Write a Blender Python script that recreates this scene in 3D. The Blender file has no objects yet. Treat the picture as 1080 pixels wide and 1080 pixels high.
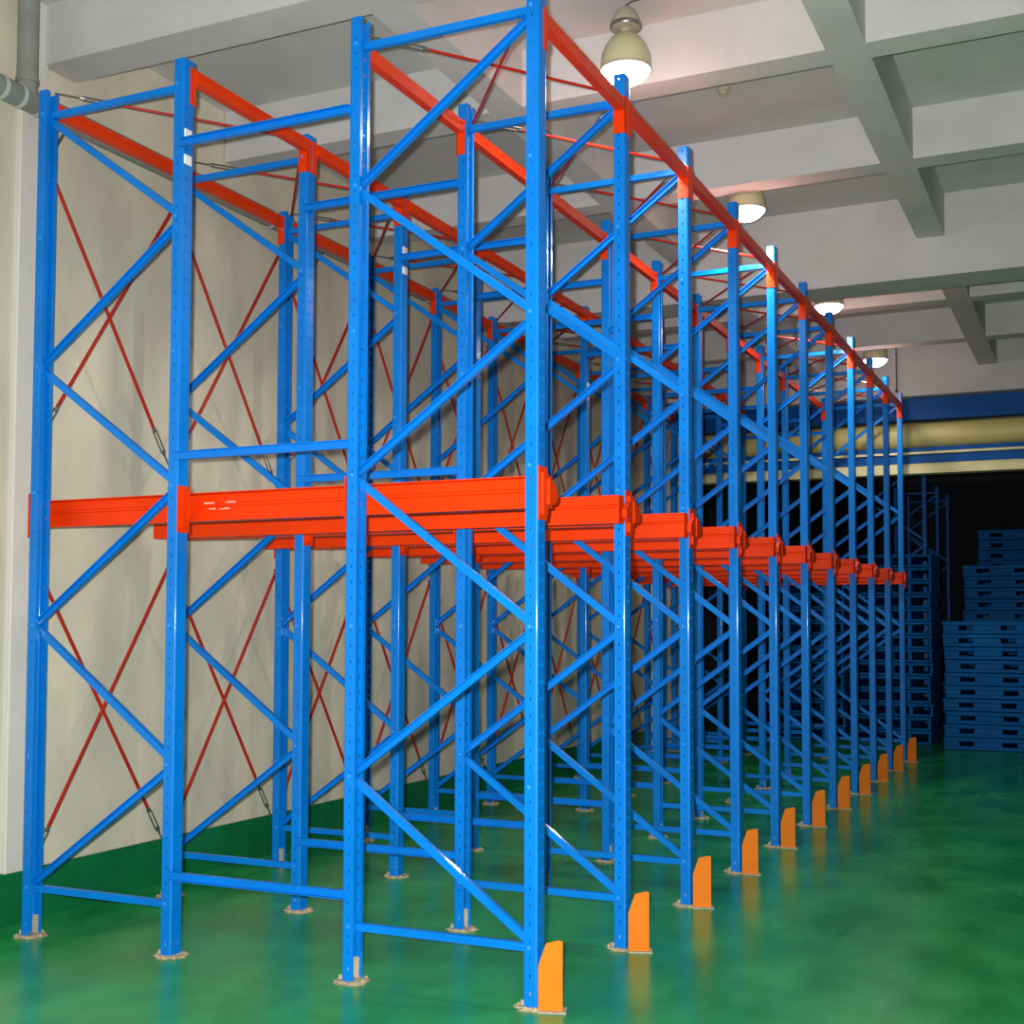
import bpy, bmesh, math, random
from mathutils import Vector, Matrix
random.seed(7)
scene = bpy.context.scene
COL = scene.collection

# ------------------------------------------------------------------ camera
CAM_POS = Vector((2.4768, -5.4541, 1.7746))
F_PX, CY = 1340.18, 594.42
YAW, PITCH, ROLL = 0.4366, 0.0489, 0.0029
fwd = Vector((-math.sin(YAW)*math.cos(PITCH), math.cos(YAW)*math.cos(PITCH), math.sin(PITCH)))
rgt = Vector((math.cos(YAW), math.sin(YAW), 0))
upv = rgt.cross(fwd)
r2 = rgt*math.cos(ROLL) + upv*math.sin(ROLL)
u2 = -rgt*math.sin(ROLL) + upv*math.cos(ROLL)
cam_data = bpy.data.cameras.new('camera')
cam = bpy.data.objects.new('camera', cam_data)
COL.objects.link(cam)
M = Matrix((r2, u2, -fwd)).transposed().to_4x4()
M.translation = CAM_POS
cam.matrix_world = M
cam_data.sensor_fit = 'HORIZONTAL'
cam_data.sensor_width = 36.0
cam_data.lens = F_PX/1080*36.0
cam_data.shift_y = (CY-540)/1080
cam_data.clip_start = 0.05
cam_data.clip_end = 200
scene.camera = cam

# ------------------------------------------------------------------ world, light, exposure
world = bpy.data.worlds.new('world'); scene.world = world
world.use_nodes = True
bg = world.node_tree.nodes['Background']
bg.inputs['Color'].default_value = (0.93, 0.97, 1.0, 1)
bg.inputs['Strength'].default_value = 0.11
LAMP_WATT = 9.0       # glow escaping sideways and upwards
LAMP_DOWN = 150.0     # light thrown down by the reflector
# the flash of the camera that took the photograph
fl = bpy.data.lights.new('camera_flash', 'AREA')
fl.shape = 'DISK'; fl.size = 0.07; fl.energy = 465; fl.color = (1.0, 0.98, 0.94); fl.spread = math.radians(150)
flo = bpy.data.objects.new('camera_flash', fl); COL.objects.link(flo)
FM = M.copy(); FM.translation = CAM_POS + u2*0.07 - r2*0.09
flo.matrix_world = FM
scene.view_settings.view_transform = 'Standard'
scene.view_settings.look = 'None'
scene.view_settings.gamma = 1.0
scene.view_settings.exposure = 0.0
scene.view_settings.use_curve_mapping = False

# ------------------------------------------------------------------ materials
def srgb(r, g, b):
    f = lambda c: (c/255/12.92) if c/255 <= 0.04045 else ((c/255+0.055)/1.055)**2.4
    return (f(r), f(g), f(b), 1)

def mat(name, col, rough=0.5, metal=0.0, var=0.0, scale=6.0, bump=0.0, bscale=40.0, stretch=(1,1,1), coat=0.0, spec=0.5, col2=None, rvar=0.0):
    m = bpy.data.materials.new(name); m.use_nodes = True
    nt = m.node_tree; N = nt.nodes; L = nt.links
    b = N['Principled BSDF']
    b.inputs['Base Color'].default_value = col
    b.inputs['Roughness'].default_value = rough
    b.inputs['Metallic'].default_value = metal
    b.inputs['Specular IOR Level'].default_value = spec
    b.inputs['Coat Weight'].default_value = coat
    b.inputs['Coat Roughness'].default_value = 0.09
    tc = N.new('ShaderNodeNewGeometry')
    mp = N.new('ShaderNodeMapping'); mp.inputs['Scale'].default_value = stretch
    L.new(tc.outputs['Position'], mp.inputs['Vector'])
    if var > 0 or col2:
        nz = N.new('ShaderNodeTexNoise'); nz.inputs['Scale'].default_value = scale; nz.inputs['Detail'].default_value = 5
        L.new(mp.outputs['Vector'], nz.inputs['Vector'])
        rmp = N.new('ShaderNodeValToRGB')
        rmp.color_ramp.elements[0].position = 0.35; rmp.color_ramp.elements[1].position = 0.65
        c2 = col2 or tuple(min(1, c*(1+var)) for c in col[:3])+(1,)
        c1 = col if col2 else tuple(c*(1-var) for c in col[:3])+(1,)
        rmp.color_ramp.elements[0].color = c1; rmp.color_ramp.elements[1].color = c2
        L.new(nz.outputs['Fac'], rmp.inputs['Fac']); L.new(rmp.outputs['Color'], b.inputs['Base Color'])
        if rvar:
            mr = N.new('ShaderNodeMapRange'); mr.inputs['To Min'].default_value = max(0.02, rough-rvar); mr.inputs['To Max'].default_value = rough+rvar
            L.new(nz.outputs['Fac'], mr.inputs['Value']); L.new(mr.outputs['Result'], b.inputs['Roughness'])
    if bump > 0:
        nb = N.new('ShaderNodeTexNoise'); nb.inputs['Scale'].default_value = bscale; nb.inputs['Detail'].default_value = 3
        L.new(mp.outputs['Vector'], nb.inputs['Vector'])
        bp = N.new('ShaderNodeBump'); bp.inputs['Strength'].default_value = bump; bp.inputs['Distance'].default_value = 0.02
        L.new(nb.outputs['Fac'], bp.inputs['Height']); L.new(bp.outputs['Normal'], b.inputs['Normal'])
    return m

MT = {}
MT['blue'] = mat('blue_paint', srgb(0, 118, 214), 0.4, var=0.08, scale=3, bump=0.02, bscale=60, coat=0.25, spec=0.2)
MT['orange'] = mat('orange_paint', srgb(228, 56, 0), 0.45, var=0.06, scale=4, bump=0.02, bscale=60, coat=0.1, spec=0.2)
MT['rod'] = mat('red_rod_paint', srgb(172, 26, 8), 0.4, var=0.1, scale=5)
MT['guard'] = mat('yellow_guard_paint', srgb(226, 118, 0), 0.55, var=0.05, scale=8, bump=0.03, bscale=80, spec=0.2)
MT['steel'] = mat('galvanised_steel', srgb(150, 150, 148), 0.35, metal=0.9, var=0.15, scale=20)
MT['whiteplate'] = mat('white_plate', srgb(236, 238, 238), 0.3, var=0.03)
MT['bolt'] = mat('zinc_bolt', srgb(50, 145, 230), 0.35)
MT['foot'] = mat('dusty_foot_plate', srgb(176, 166, 146), 0.7, var=0.15, scale=30)
MT['grout'] = mat('mortar', srgb(176, 160, 128), 0.9, var=0.25, scale=40, bump=0.4, bscale=70)
MT['floor'] = mat('green_epoxy', srgb(22, 140, 70), 0.25, col2=srgb(50, 168, 92), scale=2.4, stretch=(1, 0.6, 1), bump=0.03, bscale=5, rvar=0.08, spec=0.4)
MT['green'] = mat('green_skirting_paint', srgb(8, 104, 58), 0.4, var=0.12, scale=3)
MT['wall'] = mat('cream_wall', srgb(214, 207, 186), 0.6, col2=srgb(192, 186, 170), scale=1.5, stretch=(1, 1.3, 0.55), bump=0.45, bscale=2.6)
MT['plaster'] = mat('white_plaster', srgb(208, 205, 198), 0.85, var=0.03, scale=2)
MT['slab'] = mat('ceiling_paint', srgb(190, 188, 189), 0.9, var=0.05, scale=2.5)
MT['pipe'] = mat('grey_pipe', srgb(128, 130, 126), 0.45, var=0.12, scale=6)
MT['pipering'] = mat('pipe_collar', srgb(176, 182, 182), 0.4)
MT['shutter'] = mat('cream_shutter', srgb(196, 184, 120), 0.45, var=0.1, scale=5, stretch=(0.3, 1, 1))
MT['palelintel'] = mat('pale_lintel', srgb(214, 206, 160), 0.5, var=0.08, scale=4)
MT['dkblue'] = mat('dark_blue_paint', srgb(0, 74, 150), 0.5, var=0.1, scale=4, spec=0.15)
MT['pallet'] = mat('blue_plastic', srgb(0, 96, 170), 0.55, var=0.1, scale=3, spec=0.12)
MT['farwall'] = mat('far_wall_darkened', srgb(40, 46, 54), 0.9, var=0.1, scale=1)  # walls coloured dark to paint in the store room's lack of light
MT['cap'] = mat('lamp_housing', srgb(170, 160, 140), 0.5, var=0.08, scale=10)
MT['cable'] = mat('cable', srgb(70, 66, 62), 0.6)
MT['print'] = mat('pale_print', srgb(250, 190, 180), 0.6)
def emat(name, col, s):
    m = bpy.data.materials.new(name); m.use_nodes = True
    b = m.node_tree.nodes['Principled BSDF']
    b.inputs['Base Color'].default_value = col
    b.inputs['Emission Color'].default_value = col; b.inputs['Emission Strength'].default_value = s
    return m
MT['lens'] = emat('lamp_lens', (1.0, 0.98, 0.9, 1), 14)
# translucent bell of the lamp: lit from the burner inside it
bm_ = mat('lamp_bell', srgb(196, 190, 150), 0.3, coat=0.4)
MT['bell'] = bm_

# ------------------------------------------------------------------ mesh helpers
def link(name, me, m=None, parent=None, loc=None, rot=None):
    o = bpy.data.objects.new(name, me); COL.objects.link(o)
    if m and me and not me.materials: me.materials.append(MT[m])
    if parent: o.parent = parent
    if loc is not None: o.location = loc
    if rot is not None: o.rotation_euler = rot
    return o

class MB:
    def __init__(s): s.bm = bmesh.new()
    def box(s, x0, x1, y0, y1, z0, z1):
        v = [s.bm.verts.new(p) for p in ((x0,y0,z0),(x1,y0,z0),(x1,y1,z0),(x0,y1,z0),(x0,y0,z1),(x1,y0,z1),(x1,y1,z1),(x0,y1,z1))]
        for f in ((0,3,2,1),(4,5,6,7),(0,1,5,4),(1,2,6,5),(2,3,7,6),(3,0,4,7)): s.bm.faces.new([v[i] for i in f])
        return s
    def prism(s, prof, p0, p1, side):
        """2D profile (a,b) swept p0->p1; a along 'side', b along the third axis"""
        p0, p1 = Vector(p0), Vector(p1); d = (p1-p0).normalized()
        a = Vector(side); a = (a-d*a.dot(d)).normalized(); b = a.cross(d)
        r0 = [s.bm.verts.new(p0+a*q[0]+b*q[1]) for q in prof]
        r1 = [s.bm.verts.new(p1+a*q[0]+b*q[1]) for q in prof]
        n = len(prof)
        for i in range(n): s.bm.faces.new((r0[i], r0[(i+1)%n], r1[(i+1)%n], r1[i]))
        s.bm.faces.new(r0[::-1]); s.bm.faces.new(r1)
        return s
    def tube(s, p0, p1, r, n=10):
        return s.prism([(r*math.cos(2*math.pi*i/n), r*math.sin(2*math.pi*i/n)) for i in range(n)], p0, p1, (0,0,1) if abs((Vector(p1)-Vector(p0)).normalized().z) < 0.9 else (1,0,0))
    def lathe(s, prof, n=28, c=(0,0,0)):
        rows = []
        for r, z in prof:
            rows.append([s.bm.verts.new((c[0]+r*math.cos(2*math.pi*i/n), c[1]+r*math.sin(2*math.pi*i/n), c[2]+z)) for i in range(n)])
        for a, b in zip(rows, rows[1:]):
            for i in range(n): s.bm.faces.new((a[i], a[(i+1)%n], b[(i+1)%n], b[i]))
        s.bm.faces.new(rows[0][::-1]); s.bm.faces.new(rows[-1])
        return s
    def mesh(s, name, m, bevel=0.0, smooth=False):
        if bevel:
            bmesh.ops.bevel(s.bm, geom=list(s.bm.edges), offset=bevel, segments=1, affect='EDGES', clamp_overlap=True)
        bmesh.ops.recalc_face_normals(s.bm, faces=s.bm.faces)
        me = bpy.data.meshes.new(name); s.bm.to_mesh(me); s.bm.free()
        me.materials.append(MT[m])
        if smooth:
            for p in me.polygons: p.use_smooth = True
            try: me.set_sharp_from_angle(angle=math.radians(40))
            except Exception: pass
        return me

def thing(name, label, cat, loc=(0,0,0), group=None, rz=0.0):
    o = bpy.data.objects.new(name, None); COL.objects.link(o)
    o.empty_display_size = 0.1
    o.location = loc; o.rotation_euler = (0, 0, rz)
    return tag(o, label, cat, group)
def tag(o, label, cat, group=None):
    o['label'] = label; o['category'] = cat
    if group: o['group'] = group
    return o
def struct(o): o['kind'] = 'structure'; return o
ORD = ['first', 'second', 'third', 'fourth', 'fifth', 'sixth', 'seventh', 'eighth', 'ninth', 'tenth', 'eleventh', 'twelfth', 'thirteenth', 'fourteenth', 'fifteenth', 'sixteenth', 'seventeenth', 'eighteenth', 'nineteenth']

# ------------------------------------------------------------------ layout constants (metres)
D = 1.2; NF = 11
XP = {'A': -3.147, 'B': -2.138, 'C': -0.998, 'D': 0.0}     # left edges of the posts
PW, PD, H = 0.066, 0.092, 4.90                             # post size along x and y, height
XW = -3.41                                                 # left wall face
ZS, ZB, ZG = 5.60, 5.22, 4.87                              # slab, beam and girder undersides
Y0, Y1 = -9.0, 12.15

# ------------------------------------------------------------------ room
fb = MB(); fb.box(XW-0.25, 9.0, Y0, 30.0, -0.2, 0.0)
floor = struct(link('floor', fb.mesh('floor', 'floor')))
cb = MB(); cb.box(XW-0.25, 9.0, Y0, 30.0, ZS, ZS+0.2)
ceiling = struct(link('ceiling', cb.mesh('ceiling', 'slab')))
beams = [(-7.7, ZB, .22), (-5.85, ZG, .45), (-3.65, ZB, .22), (-1.65, ZB, .22), (0.28, ZB, .28), (2.08, ZB, .22), (4.13, ZB, .22), (6.16, ZG, .46), (8.45, ZB, .22), (10.42, ZB, .22), (12.15, ZG, .42),
         (14.3, ZB, .22), (16.4, ZB, .22), (18.4, ZG, .45)]
for y, z, w in beams:
    g = MB(); g.box(XW, 9.0, y, y+w, z, ZS+0.01)
    link('cross_beam' if z == ZB else 'girder', g.mesh('cross_beam', 'slab'), None, ceiling)
edges = sorted([(y, y+w, z) for y, z, w in beams])
for x in (-1.21, 1.02, 3.25, 5.48, 7.7):
    for (a0, a1, za), (b0, b1, zb) in zip(edges, edges[1:]):
        if a0 > 11: continue
        g = MB(); g.box(x, x+0.235, a1, b0, ZB, ZS+0.01)
        link('long_beam', g.mesh('long_beam', 'slab'), None, ceiling)
# left wall: sheeted surface with slight vertical waves
def wavy(y0, y1, z0, z1, amp):
    bm = bmesh.new(); ny = int((y1-y0)/0.08); nz = 14
    rnd = random.Random(3)
    ph = [(rnd.uniform(.5, 7), rnd.uniform(0, 6.28), rnd.uniform(.3, 1)) for _ in range(9)]
    g = []
    for i in range(ny+1):
        row = []
        for j in range(nz+1):
            y = y0+(y1-y0)*i/ny; z = z0+(z1-z0)*j/nz
            h = sum(a*math.sin(f*y+p+0.35*z*math.sin(p*3)) for f, p, a in ph)/4.5
            row.append(bm.verts.new((XW-amp+amp*h*(0.4+0.6*abs(math.sin(z*.8+y*.5))), y, z)))
        g.append(row)
    for i in range(ny):
        for j in range(nz): bm.faces.new((g[i][j], g[i+1][j], g[i+1][j+1], g[i][j+1]))
    # thickness: back sheet
    b0 = [bm.verts.new((XW-0.25, y, z)) for y, z in ((y0, z0), (y1, z0), (y1, z1), (y0, z1))]
    bm.faces.new(b0)
    return bm
w = MB(); w.bm.free(); w.bm = wavy(Y0, Y1, 0.31, ZS, 0.012)
struct(link('wall_left', w.mesh('wall_left', 'wall', smooth=True)))
g = MB(); g.box(XW-0.25, XW+0.006, Y0, Y1, 0, 0.31)
struct(link('baseboard_left', g.mesh('baseboard_left', 'green')))
pl = MB(); pl.box(XW-0.1, XW+0.028, 0.10, 0.31, 0.31, ZS)
struct(link('trim_1', pl.mesh('pilaster', 'plaster', bevel=0.006)))
pl = MB(); pl.box(XW-0.25, XW+0.25, 11.75, 12.5, 0, ZG)
struct(link('trim_2', pl.mesh('end_pilaster', 'plaster', bevel=0.006)))
g = MB(); g.box(8.75, 9.0, Y0, 30, 0, ZS)
struct(link('wall_right', g.mesh('wall_right', 'plaster')))
# store room beyond the lintel, its gloom painted into the wall colour
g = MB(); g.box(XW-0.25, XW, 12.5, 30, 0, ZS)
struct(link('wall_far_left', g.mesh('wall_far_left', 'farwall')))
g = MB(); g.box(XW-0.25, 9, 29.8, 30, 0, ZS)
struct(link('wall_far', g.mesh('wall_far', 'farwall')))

# ------------------------------------------------------------------ lintel and roller shutter over the far opening
sh = thing('roller_shutter', 'cream rolled-up shutter drum under the blue beam over the far opening', 'shutter', (0, 12.3, 3.84))
X0s, X1s = XW+0.26, 8.74
g = MB(); g.prism([(0,0),(0.30,0),(0.30,-0.03),(0.03,-0.03),(0.03,-0.255),(0.30,-0.255),(0.30,-0.285),(0,-0.285)], (X0s, 0.02, 0.742), (X1s, 0.02, 0.72), (0,1,0))
link('steel_beam', g.mesh('steel_beam', 'dkblue'), None, sh)['label'] = 'dark blue steel channel beam'
g = MB(); g.tube((X0s, 0.28, 0.55), (X1s, 0.28, 0.55), 0.19, 24)
link('drum', g.mesh('drum', 'shutter', smooth=True), None, sh)
g = MB(); g.box(X0s, X1s, 0.05, 0.3, 0.30, 0.36); link('guide_strip', g.mesh('guide_strip', 'dkblue'), None, sh)
g = MB(); g.box(X0s, X1s, 0.02, 0.3, 0.265, 0.297); link('edge_strip', g.mesh('edge_strip', 'palelintel', bevel=0.004), None, sh)
g = MB(); g.box(X0s, X1s, 0.06, 0.3, 0.145, 0.262); link('guide_strip', g.mesh('guide_strip', 'dkblue'), None, sh)
g = MB(); g.prism([(0,0),(0.24,0),(0.24,-0.14),(0.05,-0.14),(0,-0.10)], (X0s, 0.0, 0.0), (X1s, 0.0, 0.0), (0,1,0))
link('bottom_rail', g.mesh('bottom_rail', 'palelintel'), None, sh)['label'] = 'pale bottom rail of the shutter'

# ------------------------------------------------------------------ upright posts (open channel with punched faces)
def post_mesh(name, flip):
    t = 0.004; b = MB()
    X = (lambda a, c: (a, c)) if not flip else (lambda a, c: (PW-c, PW-a))
    pitch = 0.08; n = int((H-0.1)/pitch)
    # web (at local x = 0), two columns of slots
    def slotted(boxf, w0, w1, holes):
        spans = [w0]
        for h0, h1 in holes: spans += [h0, h1]
        spans.append(w1)
        for k in range(0, len(spans), 2): boxf(spans[k], spans[k+1], 0, H)
        for h0, h1 in holes:
            z = 0.0
            for q in range(n+1):
                zc = 0.06+q*pitch
                boxf(h0, h1, z, min(H, zc)); z = zc+0.016
            if z < H: boxf(h0, h1, z, H)
    def webbox(a, c, z0, z1):
        x = X(0, t); b.box(x[0], x[1], a, c, z0, z1)
    rc = 0.010
    slotted(webbox, rc, PD-rc, [(0.026, 0.034), (0.058, 0.066)])
    for y in (0, PD-t):
        def flbox(a, c, z0, z1, y=y):
            x = X(a, c); b.box(x[0], x[1], y, y+t, z0, z1)
        slotted(flbox, rc, PW, [(0.033, 0.040)])
    for sy in (0, 1):
        arc = [(rc-q*math.cos(a), rc-q*math.sin(a)) for q, aa in ((rc, (0, 22.5, 45, 67.5, 90)), (rc-t, (90, 67.5, 45, 22.5, 0))) for a in map(math.radians, aa)]
        ring = []
        for z in (0, H):
            ring.append([b.bm.verts.new(((PW-x) if flip else x, (PD-y) if sy else y, z)) for x, y in arc])
        m_ = len(arc)
        for k in range(m_): b.bm.faces.new((ring[0][k], ring[0][(k+1) % m_], ring[1][(k+1) % m_], ring[1][k]))
        b.bm.faces.new(ring[0]); b.bm.faces.new(ring[1][::-1])
    for y0, y1 in ((t, 0.024), (PD-0.024, PD-t)):
        x = X(PW-t, PW); b.box(x[0], x[1], y0, y1, 0.14, H)
    return b.mesh(name, 'blue', smooth=True)
POST = {False: post_mesh('post', False), True: post_mesh('post_flipped', True)}
def foot_mesh():
    b = MB(); b.box(-0.03, PW+0.012, -0.02, PD+0.02, 0.0, 0.008)
    b.box(0.012, PW-0.012, 0.012, 0.016, 0.008, 0.13); b.box(0.012, PW-0.012, PD-0.016, PD-0.012, 0.008, 0.11)
    for x, y in ((-0.018, 0.02), (-0.018, PD-0.02)): b.tube((x, y, 0.008), (x, y, 0.03), 0.009, 6)
    return b.mesh('foot_plate', 'foot')
FOOT = foot_mesh()
def grout_mesh(k):
    rnd = random.Random(k); b = MB()
    n = 16; ring = []; top = []
    for i in range(n):
        a = 2*math.pi*i/n; r = rnd.uniform(0.9, 1.25)
        x, y = PW/2+0.085*r*math.cos(a), PD/2+0.085*r*math.sin(a)
        ring.append(b.bm.verts.new((x, y, 0.0005))); top.append(b.bm.verts.new((PW/2+(x-PW/2)*.8, PD/2+(y-PD/2)*.8, rnd.uniform(.006, .012))))
    for i in range(n): b.bm.faces.new((ring[i], ring[(i+1) % n], top[(i+1) % n], top[i]))
    b.bm.faces.new(top)
    for _ in range(5):
        a = rnd.uniform(0, 6.28); x, y = PW/2+0.075*math.cos(a), PD/2+0.075*math.sin(a); s = rnd.uniform(.008, .02)
        b.lathe([(s, 0.001), (s*.8, .012), (s*.3, .02)], 6, (x, y, 0))
    return b.mesh('mortar_bed', 'grout')
GROUT = [grout_mesh(k) for k in range(4)]
BOLT = MB().tube((0, 0, 0), (0, -0.008, 0), 0.010, 6).mesh('bolt', 'bolt')

# braces: small channel sections
CH = lambda wd, dp, t=0.004: [(-wd/2, -dp/2), (wd/2, -dp/2), (wd/2, dp/2), (wd/2-t, dp/2), (wd/2-t, -dp/2+t), (-wd/2+t, -dp/2+t), (-wd/2+t, dp/2), (-wd/2, dp/2)]
def brace(p0, p1, wd=0.038, dp=0.03, open_front=False):
    p0, p1 = Vector(p0), Vector(p1); d = (p1-p0).normalized()
    side = Vector((0, 1, 0)).cross(d)
    # f keeps the open side of the channel on the wanted face
    f = 1 if (side.normalized().cross(d)).y < 0 else -1
    if open_front: f = -f
    return MB().prism([(a, -c*f) for a, c in CH(wd, dp)], p0, p1, side).mesh('brace', 'blue')
ZN = [0.278, 1.02, 1.767, 2.53, 3.265, 4.018, 4.757]
def brace_set(width, start_right_top):
    """meshes of one frame; local x from 0 (left post edge) to width+PW (right post edge)"""
    xl, xr = PW*0.62, width+PW*0.38
    out = [('horizontal_brace', brace((xl, PD/2, ZN[0]-0.005), (xr, PD/2, ZN[0]-0.005))),
           ('horizontal_brace', brace((xl, PD/2, ZN[-1]), (xr, PD/2, ZN[-1])))]
    left = not start_right_top
    for k in range(6, 0, -1):
        za, zb = ZN[k]-0.014, ZN[k-1]+0.014
        a, c = (xl, xr) if left else (xr, xl)
        yy = PD/2-0.004 if k % 2 else PD/2+0.004
        out.append(('diagonal_brace', brace((a, yy, za), (c, yy, zb), 0.038, 0.03, not left)))
        left = not left
    return out
FR = {'AB': brace_set(XP['B']-XP['A'], False), 'CD': brace_set(XP['D']-XP['C'], True)}

# orange bracket on the outer face of a post with arms reaching into the lanes
def bracket_mesh(flip, front, back):
    b = MB(); o = 1 if flip else -1      # outward x
    xf = PW if flip else 0.0
    z0, z1 = 2.275, 2.53
    def bx(xa, xb, y0, y1, a, c): b.box(min(xa, xb), max(xa, xb), y0, y1, a, c)
    bx(xf+o*0.001, xf+o*0.007, -0.004, PD+0.004, z0, z1)
    bx(xf+o*0.007, xf+o*0.022, 0.02, PD-0.02, 2.30, 2.50)
    # arms reaching into the hollow of the rail on each served side
    for on, y0, y1 in ((front, 0.03, -0.068), (back, PD-0.03, PD+0.068)):
        if not on: continue
        prof = [(y0, 2.350), (y0+(y1-y0)*.6, 2.352), (y1, 2.375), (y1, 2.418), (y0+(y1-y0)*.6, 2.455), (y0, 2.472)]
        vs0 = [b.bm.verts.new((xf+o*0.0072, y, z)) for y, z in prof]
        vs1 = [b.bm.verts.new((xf+o*0.034, y, z)) for y, z in prof]
        n = len(prof)
        for i in range(n): b.bm.faces.new((vs0[i], vs0[(i+1) % n], vs1[(i+1) % n], vs1[i]))
        b.bm.faces.new(vs0[::-1]); b.bm.faces.new(vs1)
    return b.mesh('rail_bracket', 'orange')
BR = {}
ROWNAME = {'AB': 'wall side', 'CD': 'aisle side'}
for i in range(NF):
    for key in ('AB', 'CD'):
        l, r = key
        extra = ', nearest the camera' if i == 0 else (', at the far end' if i == NF-1 else '')
        t = thing('upright_frame', 'blue braced upright frame on the %s, %s from the front%s' % (ROWNAME[key], ORD[i], extra), 'rack frame', (XP[l], i*D, 0), 'upright frames on the ' + ROWNAME[key])
        wdt = XP[r]-XP[l]
        for pn, flip in ((l, False), (r, True)):
            px = XP[pn]-XP[l]
            po = link('post', POST[flip], None, t, (px, 0, 0.004))
            link('foot_plate', FOOT, None, po, (0, 0, 0.0))
            link('mortar_bed', GROUT[(i*2+ord(pn)) % 4], None, po, (0, 0, -0.004))
            if i < 3:
                for z in ZN: link('bolt', BOLT, None, po, (PW*0.62 if not flip else PW*0.38, 0, z))
            bk = (flip, i > 0, i < NF-1)
            if bk not in BR: BR[bk] = bracket_mesh(*bk)
            link('rail_bracket', BR[bk], None, t, (px, 0, 0))['label'] = 'orange bracket carrying the rails'
        for nme, me in FR[key]: link(nme, me, None, t)

# spacer bars between the two frames of a line
SPL = XP['B']+PW-0.01, XP['C']+0.01
def spacer_mesh():
    return MB().prism([(a, -c) for a, c in CH(0.046, 0.03)], (SPL[0], 0, 0), (SPL[1], 0, 0), (0, 0, 1)).mesh('spacer', 'blue')
SPM = spacer_mesh()
PLATE = MB().box(0, 0.012, 0, 0.06, 0, 0.055).mesh('end_plate', 'whiteplate', bevel=0.004)
for i in range(NF):
    for z, nm in ((0.437, 'bottom'), (2.69, 'middle'), (4.418, 'top')):
        t = thing('spacer_bar', '%s blue spacer bar joining wall-side and aisle-side frames, %s line from the front' % (nm, ORD[i]), 'bar', (SPL[0], i*D, z), nm + ' spacer bars')
        link('bar', SPM, None, t, (-SPL[0], -0.017, 0))
        cl = MB(); cl.box(0.0, 0.03, -0.0025, PD*.5, -0.02, 0.02)
        if i == 0 and z == 0.437: CLIP = cl.mesh('end_clip', 'blue')
        else: cl.bm.free()
        link('end_clip', CLIP, None, t, (-0.002, 0, 0)); link('end_clip', CLIP, None, t, (SPL[1]-SPL[0]-0.028, 0, 0))
        if z > 4 and i in (0, 2):  # small white plates above and below two of the top bars
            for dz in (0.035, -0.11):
                link('end_plate', PLATE, None, t, (0.0105, 0.004, dz))['label'] = 'small white plate'

# ------------------------------------------------------------------ orange pallet rails
RX0, RX1 = XP['A']-0.042, 0.060
def rail_mesh(front):
    # profile in (y, z): web faces the lane; folded groove in the web, flanges turned to the post
    s = -1 if front else 1
    pts = [(0.085, 2.34), (0.0, 2.34), (0.0, 2.424), (0.010, 2.430), (0.010, 2.438), (0.0, 2.444), (0.0, 2.497), (0.085, 2.497), (0.085, 2.492), (0.006, 2.492), (0.006, 2.445), (0.016, 2.440), (0.016, 2.428), (0.006, 2.423), (0.006, 2.345), (0.085, 2.345)]
    b = MB()
    def P(p): return (p[0] if front else -p[0]), p[1]
    r0 = [b.bm.verts.new((RX0, *P(p))) for p in pts]; r1 = [b.bm.verts.new((RX1, *P(p))) for p in pts]
    n = len(pts)
    for k in range(n): b.bm.faces.new((r0[k], r0[(k+1) % n], r1[(k+1) % n], r1[k]))
    # end caps closing the profile
    y0, y1 = sorted((P((0.001, 0))[0], P((0.084, 0))[0]))
    b.box(RX1-0.006, RX1+0.002, y0, y1, 2.341, 2.496); b.box(RX0-0.002, RX0+0.006, y0, y1, 2.341, 2.496)
    return b.mesh('rail_profile', 'orange')
RAIL = {True: rail_mesh(True), False: rail_mesh(False)}
for i in range(NF):
    for front in (True, False):
        if (front and i == 0) or (not front and i == NF-1): continue
        # front rail hangs on the near side of the frame line
        y = i*D-0.092 if front else i*D+PD+0.092
        t = thing('pallet_rail', 'long orange pallet rail on the %s side of the %s frame line from the front' % ('near' if front else 'far', ORD[i]), 'rail', (0, y, 2.34), 'orange pallet rails')
        link('rail_profile', RAIL[front], None, t, (0, 0, -2.34))
        if i == 0:
            b = MB(); rnd = random.Random(5)
            for x0, z, n in ((-1.965, 2.432, 6), (-1.82, 2.434, 6), (-1.93, 2.402, 4), (-1.86, 2.400, 6)):
                for k in range(n):
                    hh = rnd.uniform(.004, .009)
                    b.box(x0+k*0.012, x0+k*0.012+0.009, -0.092-0.0012, -0.092-0.0002, z, z+hh)
            pm = link('printed_marking', b.mesh('printed_marking', 'print'), None, t, (0, 0, -2.34)); pm['label'] = 'faint pale printed marking'; pm['kind'] = 'stuff'
# the web face of a far-side rail lies towards the lane, that of a near-side rail towards the camera

# ------------------------------------------------------------------ top beams along the lanes, with end connectors
TB = {'A': (-3.145, 4.86), 'B': (-2.105, 4.865), 'C': (-1.0, 4.80), 'D': (0.018, 4.765)}
TBN = {'A': 'over the posts along the wall', 'B': 'over the second post row from the wall', 'C': 'over the second post row from the aisle', 'D': 'over the posts along the aisle'}
BW = 0.05; LB = D-PD
def beam_box():
    b = MB(); z0, z1 = -0.078, 0.0
    pts = [(0, z0), (BW, z0), (BW, -0.035), (BW-0.008, -0.028), (BW-0.008, z1), (0, z1)]
    r0 = [b.bm.verts.new((x, 0.004, z)) for x, z in pts]; r1 = [b.bm.verts.new((x, LB-0.004, z)) for x, z in pts]
    n = len(pts)
    for k in range(n): b.bm.faces.new((r0[k], r0[(k+1) % n], r1[(k+1) % n], r1[k]))
    b.bm.faces.new(r0[::-1]); b.bm.faces.new(r1)
    return b.mesh('beam', 'orange')
BEAM = beam_box()
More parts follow.
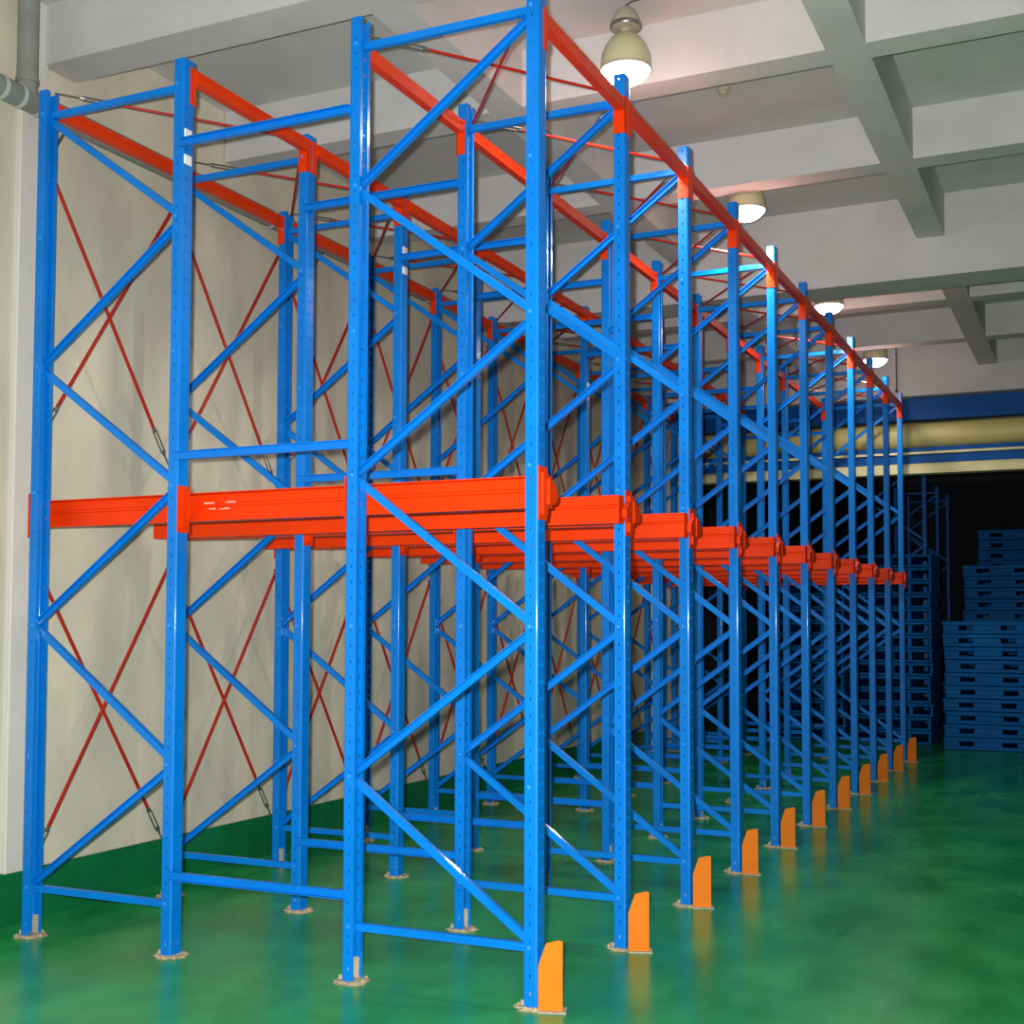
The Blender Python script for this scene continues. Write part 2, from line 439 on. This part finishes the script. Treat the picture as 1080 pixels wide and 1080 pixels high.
def conn_mesh(flip, end):
    """L plate: one leg on the post's flange, the other round its outer face; local x 0 = post left edge, y 0 = flange plane, z 0 = beam top"""
    b = MB(); z0, z1 = -0.205, 0.004
    xs = (0.0, PW) if flip else (-0.004, PW-0.014)
    s = -1 if end else 1        # leg lies outside the flange, towards the bay
    y0, y1 = sorted((s*0.0005, s*0.0055)); b.box(xs[0], xs[1]+(0.004 if flip else 0), y0, y1, z0, z1)
    y0, y1 = sorted((s*0.0055, -s*0.04))
    if flip: b.box(PW+0.0008, PW+0.005, y0, y1, z0, z1)
    else: b.box(-0.005, -0.0008, y0, y1, z0, z1)
    for z in (-0.05, -0.1, -0.15):
        b.tube(((xs[0]+xs[1])/2-0.012, s*0.0055, z), ((xs[0]+xs[1])/2-0.012, s*0.011, z), 0.006, 6)
    return b.mesh('connector', 'orange')
CON = {(f, e): conn_mesh(f, e) for f in (False, True) for e in (False, True)}
for row in 'ABCD':
    x, z = TB[row]; flip = row in 'BD'
    for i in range(NF-1):
        t = thing('top_beam', 'orange top beam %s, %s bay from the front' % (TBN[row], ORD[i]), 'beam', (x, i*D+PD, z), 'orange top beams')
        link('beam', BEAM, None, t)
        link('connector', CON[(flip, False)], None, t, (XP[row]-x, 0, 0))
        link('connector', CON[(flip, True)], None, t, (XP[row]-x, LB, 0))

# ------------------------------------------------------------------ red brace rods with turnbuckles
def rod(p0, p1, label, group, tb=0.30, r=0.0105, head=0.10):
    """p1 is the end with the turnbuckle"""
    p0, p1 = Vector(p0), Vector(p1); L_ = (p1-p0).length; d = (p1-p0)/L_
    t = thing('brace_rod', label, 'rod', p0, group)
    link('rod', MB().tube((0, 0, 0), d*(L_-tb), r, 8).mesh('rod', 'rod', smooth=True), None, t)
    b = MB(); q = d*(L_-tb)
    side = d.orthogonal().normalized()
    b.tube(q+d*0.002, q+d*0.03, 0.010, 8); b.tube(q+d*(0.17), q+d*0.20, 0.010, 8)
    for s in (-1, 1): b.tube(q+d*0.015+side*s*0.011, q+d*0.185+side*s*0.011, 0.0045, 6)
    link('turnbuckle', b.mesh('turnbuckle', 'steel'), None, t)
    link('threaded_end', MB().tube(d*(L_-tb+0.20), d*L_, 0.005, 6).mesh('threaded_end', 'steel'), None, t)
    return t
for i in range(NF-1):
    ya, yb = i*D+PD*0.5, (i+1)*D+PD*0.5
    xr = XP['A']-0.022
    for za, zb, nm in ((4.62, 2.82, 'upper'), (2.19, 0.34, 'lower')):
        rod((xr-0.012, ya, za), (xr-0.012, yb, zb), '%s red rod by the wall sloping down away, %s bay from the front' % (nm, ORD[i]), 'red cross rods along the wall')
        rod((xr+0.008, yb, za), (xr+0.008, ya, zb), '%s red rod by the wall sloping down towards camera, %s bay' % (nm, ORD[i]), 'red cross rods along the wall')
    for l, r_, z, nm in (('A', 'B', 4.85 if i == 5 else 4.895, 'wall side'), ('C', 'D', 4.815, 'aisle side')):
        xl, xr_ = XP[l]+PW+0.015, XP[r_]-0.01
        rod((xr_, yb, z), (xl, ya, z), 'red roof rod on the %s from near left to far right, %s bay' % (nm, ORD[i]), 'red roof rods', tb=0.34, r=0.0085)
        rod((xl, yb, z-0.02), (xr_, ya, z-0.02), 'red roof rod on the %s from near right to far left, %s bay' % (nm, ORD[i]), 'red roof rods', tb=0.34, r=0.0085)

# ------------------------------------------------------------------ yellow post guards
def guard_meshes():
    b = MB(); t = 0.006
    pts = [(0, 0), (0.113, 0), (0.113, 0.318), (0.092, 0.322), (0.036, 0.308), (0.0, 0.205)]
    f = [b.bm.verts.new((x, 0, z)) for x, z in pts]; k = [b.bm.verts.new((x, t, z)) for x, z in pts]
    n = len(pts)
    for i in range(n): b.bm.faces.new((f[i], f[(i+1) % n], k[(i+1) % n], k[i]))
    b.bm.faces.new(f[::-1]); b.bm.faces.new(k)
    b.box(0.107, 0.113, t, 0.028, 0, 0.317)          # short return bend at the aisle edge
    b.box(0.03, 0.036, t, 0.05, 0, 0.16)             # stiffener
    plate = b.mesh('guard_plate', 'guard')
    b = MB(); b.box(0.0, 0.13, -0.026, 0.065, 0, 0.007)
    for x in (0.06, 0.1): b.tube((x, 0.045, 0.007), (x, 0.045, 0.024), 0.008, 6)
    return plate, b.mesh('base_plate', 'foot')
GP, GB = guard_meshes()
gm = GROUT
for i in range(NF):
    t = thing('post_guard', 'yellow-orange post guard on the floor at the %s aisle post from the front' % ORD[i], 'post guard', (0.08 if i == 0 else 0.088, i*D-0.02, 0.001), 'yellow post guards', math.radians(19))
    link('guard_plate', GP, None, t, (0, 0, 0.004)); link('base_plate', GB, None, t)

# ------------------------------------------------------------------ hanging lamps
LX, LZ = -0.09, 5.127
def lamp(y, label):
    t = thing('high_bay_lamp', label, 'lamp', (LX, y, LZ), 'hanging lamps in a row')
    link('bell', MB().lathe([(0.148, 0.0), (0.152, 0.05), (0.145, 0.10), (0.125, 0.15), (0.092, 0.195), (0.05, 0.222), (0.036, 0.235)], 32).mesh('bell', 'bell', smooth=True), None, t, (0, 0, 0))
    b = MB(); b.lathe([(0.02, -0.072), (0.07, -0.062), (0.112, -0.038), (0.138, -0.010), (0.1475, 0.006), (0.1475, 0.012)], 32)
    link('lens', b.mesh('lens', 'lens', smooth=True), None, t, (0, 0, -0.012))
    link('rim', MB().lathe([(0.150, -0.004), (0.156, -0.002), (0.156, 0.012), (0.150, 0.014)], 32).mesh('rim', 'cap', smooth=True), None, t)
    c = link('housing', MB().lathe([(0.034, 0.23), (0.036, 0.25), (0.088, 0.258), (0.092, 0.285), (0.085, 0.315), (0.062, 0.36), (0.035, 0.385), (0.012, 0.392)], 24).mesh('housing', 'cap', smooth=True), None, t)
    link('collar', MB().lathe([(0.094, 0.262), (0.097, 0.268), (0.097, 0.282), (0.094, 0.287)], 24).mesh('collar', 'steel', smooth=True), None, c)
    b = MB(); pts = [(0, 0, 0.388), (0.004, 0, 0.405), (0.03, 0.01, 0.425), (0.075, 0.02, 0.433), (0.115, 0.03, 0.436), (0.13, 0.03, 0.45), (0.13, 0.03, ZS-LZ)]
    for p, q in zip(pts, pts[1:]): b.tube(p, q, 0.006, 8)
    link('hanger', b.mesh('hanger', 'cable'), None, t)
    ld = bpy.data.lights.new('lamp_light', 'POINT'); ld.energy = LAMP_WATT; ld.shadow_soft_size = 0.12; ld.color = (1.0, 0.72, 0.56)
    lo = bpy.data.objects.new('lamp_light', ld); COL.objects.link(lo); lo.parent = t; lo.location = (0, 0, -0.17)
    sd_ = bpy.data.lights.new('lamp_downlight', 'SPOT'); sd_.energy = LAMP_DOWN; sd_.spot_size = math.radians(165); sd_.spot_blend = 0.5; sd_.shadow_soft_size = 0.12; sd_.color = (1.0, 0.90, 0.74)
    so_ = bpy.data.objects.new('lamp_downlight', sd_); COL.objects.link(so_); so_.parent = t; so_.location = (0, 0, -0.10)
for y, nm in ((1.652, 'nearest hanging bell lamp, above the second aisle post'), (4.50, 'second hanging bell lamp from the front'), (7.873, 'third hanging bell lamp from the front'), (10.84, 'farthest hanging bell lamp, near the blue beam')):
    lamp(y, nm + ', lit white')
# smoke detector under the slab and a drop cable near the far girder
sd = thing('smoke_detector', 'small round smoke detector on the ceiling between two beams', 'detector', (0.082, 3.214, ZS), None)
link('base', MB().lathe([(0.05, 0.0), (0.05, -0.02), (0.045, -0.025)], 20).mesh('base', 'cap', smooth=True), None, sd)
link('sensor_head', MB().lathe([(0.034, -0.025), (0.034, -0.045), (0.02, -0.055)], 16).mesh('sensor_head', 'cap', smooth=True), None, sd)

hc = thing('hanging_cable', 'thin dark cable hanging from the ceiling beside the last aisle post', 'cable', (-0.005, 12.04, 4.91))
link('wire', MB().tube((0, 0, 0), (0, 0, ZS-4.91), 0.008, 8).mesh('wire', 'cable'), None, hc)
link('end_plug', MB().lathe([(0.012, 0.0), (0.016, 0.01), (0.016, 0.04), (0.009, 0.05)], 12).mesh('end_plug', 'cable'), None, hc)

# ------------------------------------------------------------------ pipes on the left wall
PX, PZ, PR = -3.305, 4.905, 0.068
pp = thing('wall_pipe', 'grey pipe running along the top of the left wall', 'pipe', (PX, 0, PZ))
link('pipe_run', MB().tube((0, Y0+0.5, 0), (0, 11.6, 0), PR, 20).mesh('pipe_run', 'pipe', smooth=True), None, pp)
link('riser', MB().tube((0, 0.065, 0.02), (0, 0.065, ZS-PZ), 0.062, 20).mesh('riser', 'pipe', smooth=True), None, pp)
for y in (-0.14, 0.0, 0.14, 2.5, 5.0, 7.5):
    link('pipe_collar', MB().tube((0, y-0.012, 0), (0, y+0.012, 0), PR+0.006, 20).mesh('pipe_collar', 'pipering', smooth=True), None, pp)
link('pipe_collar', MB().tube((0, 0.065, 0.10), (0, 0.065, 0.125), 0.069, 20).mesh('pipe_collar', 'pipe', smooth=True), None, pp)
for y in (-1.0, 0.36, 3.2, 6.0, 9.0):
    b = MB(); b.box(-0.105, 0.0, y-0.012, y+0.012, -PR-0.010, -PR); b.prism([(-.006, -.006), (.006, -.006), (.006, .006), (-.006, .006)], (0.03, y, -PR-0.004), (-0.10, y, -PR-0.16), (0, 1, 0))
    link('pipe_bracket', b.mesh('pipe_bracket', 'steel'), None, pp)

# ------------------------------------------------------------------ stacked plastic pallets in the store room
def pallet_meshes(w, d, h, blocks, deck, bottom):
    a = MB(); a.box(0, w, 0, d, h-deck, h); top = a.mesh('deck', 'pallet', bevel=0.012)
    a = MB(); a.box(0.01, w-0.01, 0.01, d-0.01, 0.004, bottom); bot = a.mesh('bottom_frame', 'pallet', bevel=0.008)
    bl = []
    for x0, x1 in blocks:
        a = MB(); a.box(x0, x1, 0.006, d-0.006, bottom-0.004, h-deck+0.004); bl.append(a.mesh('runner', 'pallet', bevel=0.006))
    return top, bot, bl
PA = pallet_meshes(1.2, 1.2, 0.182, [(0.012, 0.22), (0.42, 0.80), (1.0, 1.188)], 0.06, 0.055)
PB = pallet_meshes(1.2, 1.2, 0.202, [(0.012, 0.06), (0.30, 0.36), (0.575, 0.625), (0.84, 0.90), (1.15, 1.188)], 0.045, 0.038)
def stack(kit, x, y, n, h, where, seed):
    rnd = random.Random(seed)
    for k in range(n):
        pos = 'bottom' if k == 0 else ('topmost' if k == n-1 else ORD[k] + ' from the floor')
        t = thing('plastic_pallet', 'blue plastic pallet, %s in %s' % (pos, where), 'pallet', (x+rnd.uniform(-.02, .02), y+rnd.uniform(-.02, .02), k*h+0.001), 'pallets in ' + where, rnd.uniform(-.012, .012))
        link('deck', kit[0], None, t); link('bottom_frame', kit[1], None, t)
        for m_ in kit[2]: link('runner', m_, None, t)
stack(PA, 0.33, 14.0, 10, 0.186, 'the low right-hand stack', 1)
stack(PA, 0.36, 16.6, 15, 0.186, 'the middle-height right-hand stack', 2)
stack(PA, 0.39, 19.0, 19, 0.186, 'the tallest right-hand stack', 3)
stack(PB, -1.10, 14.6, 14, 0.206, 'the open-sided stack by the last guard', 4)
stack(PB, -2.42, 14.7, 13, 0.206, 'the open-sided stack behind the rack', 5)

# blue posts of another rack standing in the dark store room
for k, (x, y) in enumerate(((-0.433, 18.0), (-0.895, 24.0), (-0.889, 26.0))):
    t = thing('storage_frame', 'dark blue rack frame in the unlit store room, %s from the opening' % ORD[k], 'rack frame', (x, y, 0), 'rack frames in the store room')
    for pn, flip in ((-0.9, False), (0.0, True)):
        po = link('post', POST[flip], None, t, (pn, 0, 0.004))
    for nme, me in FR['CD']: link(nme, me, None, t, (-0.95, 0, 0))
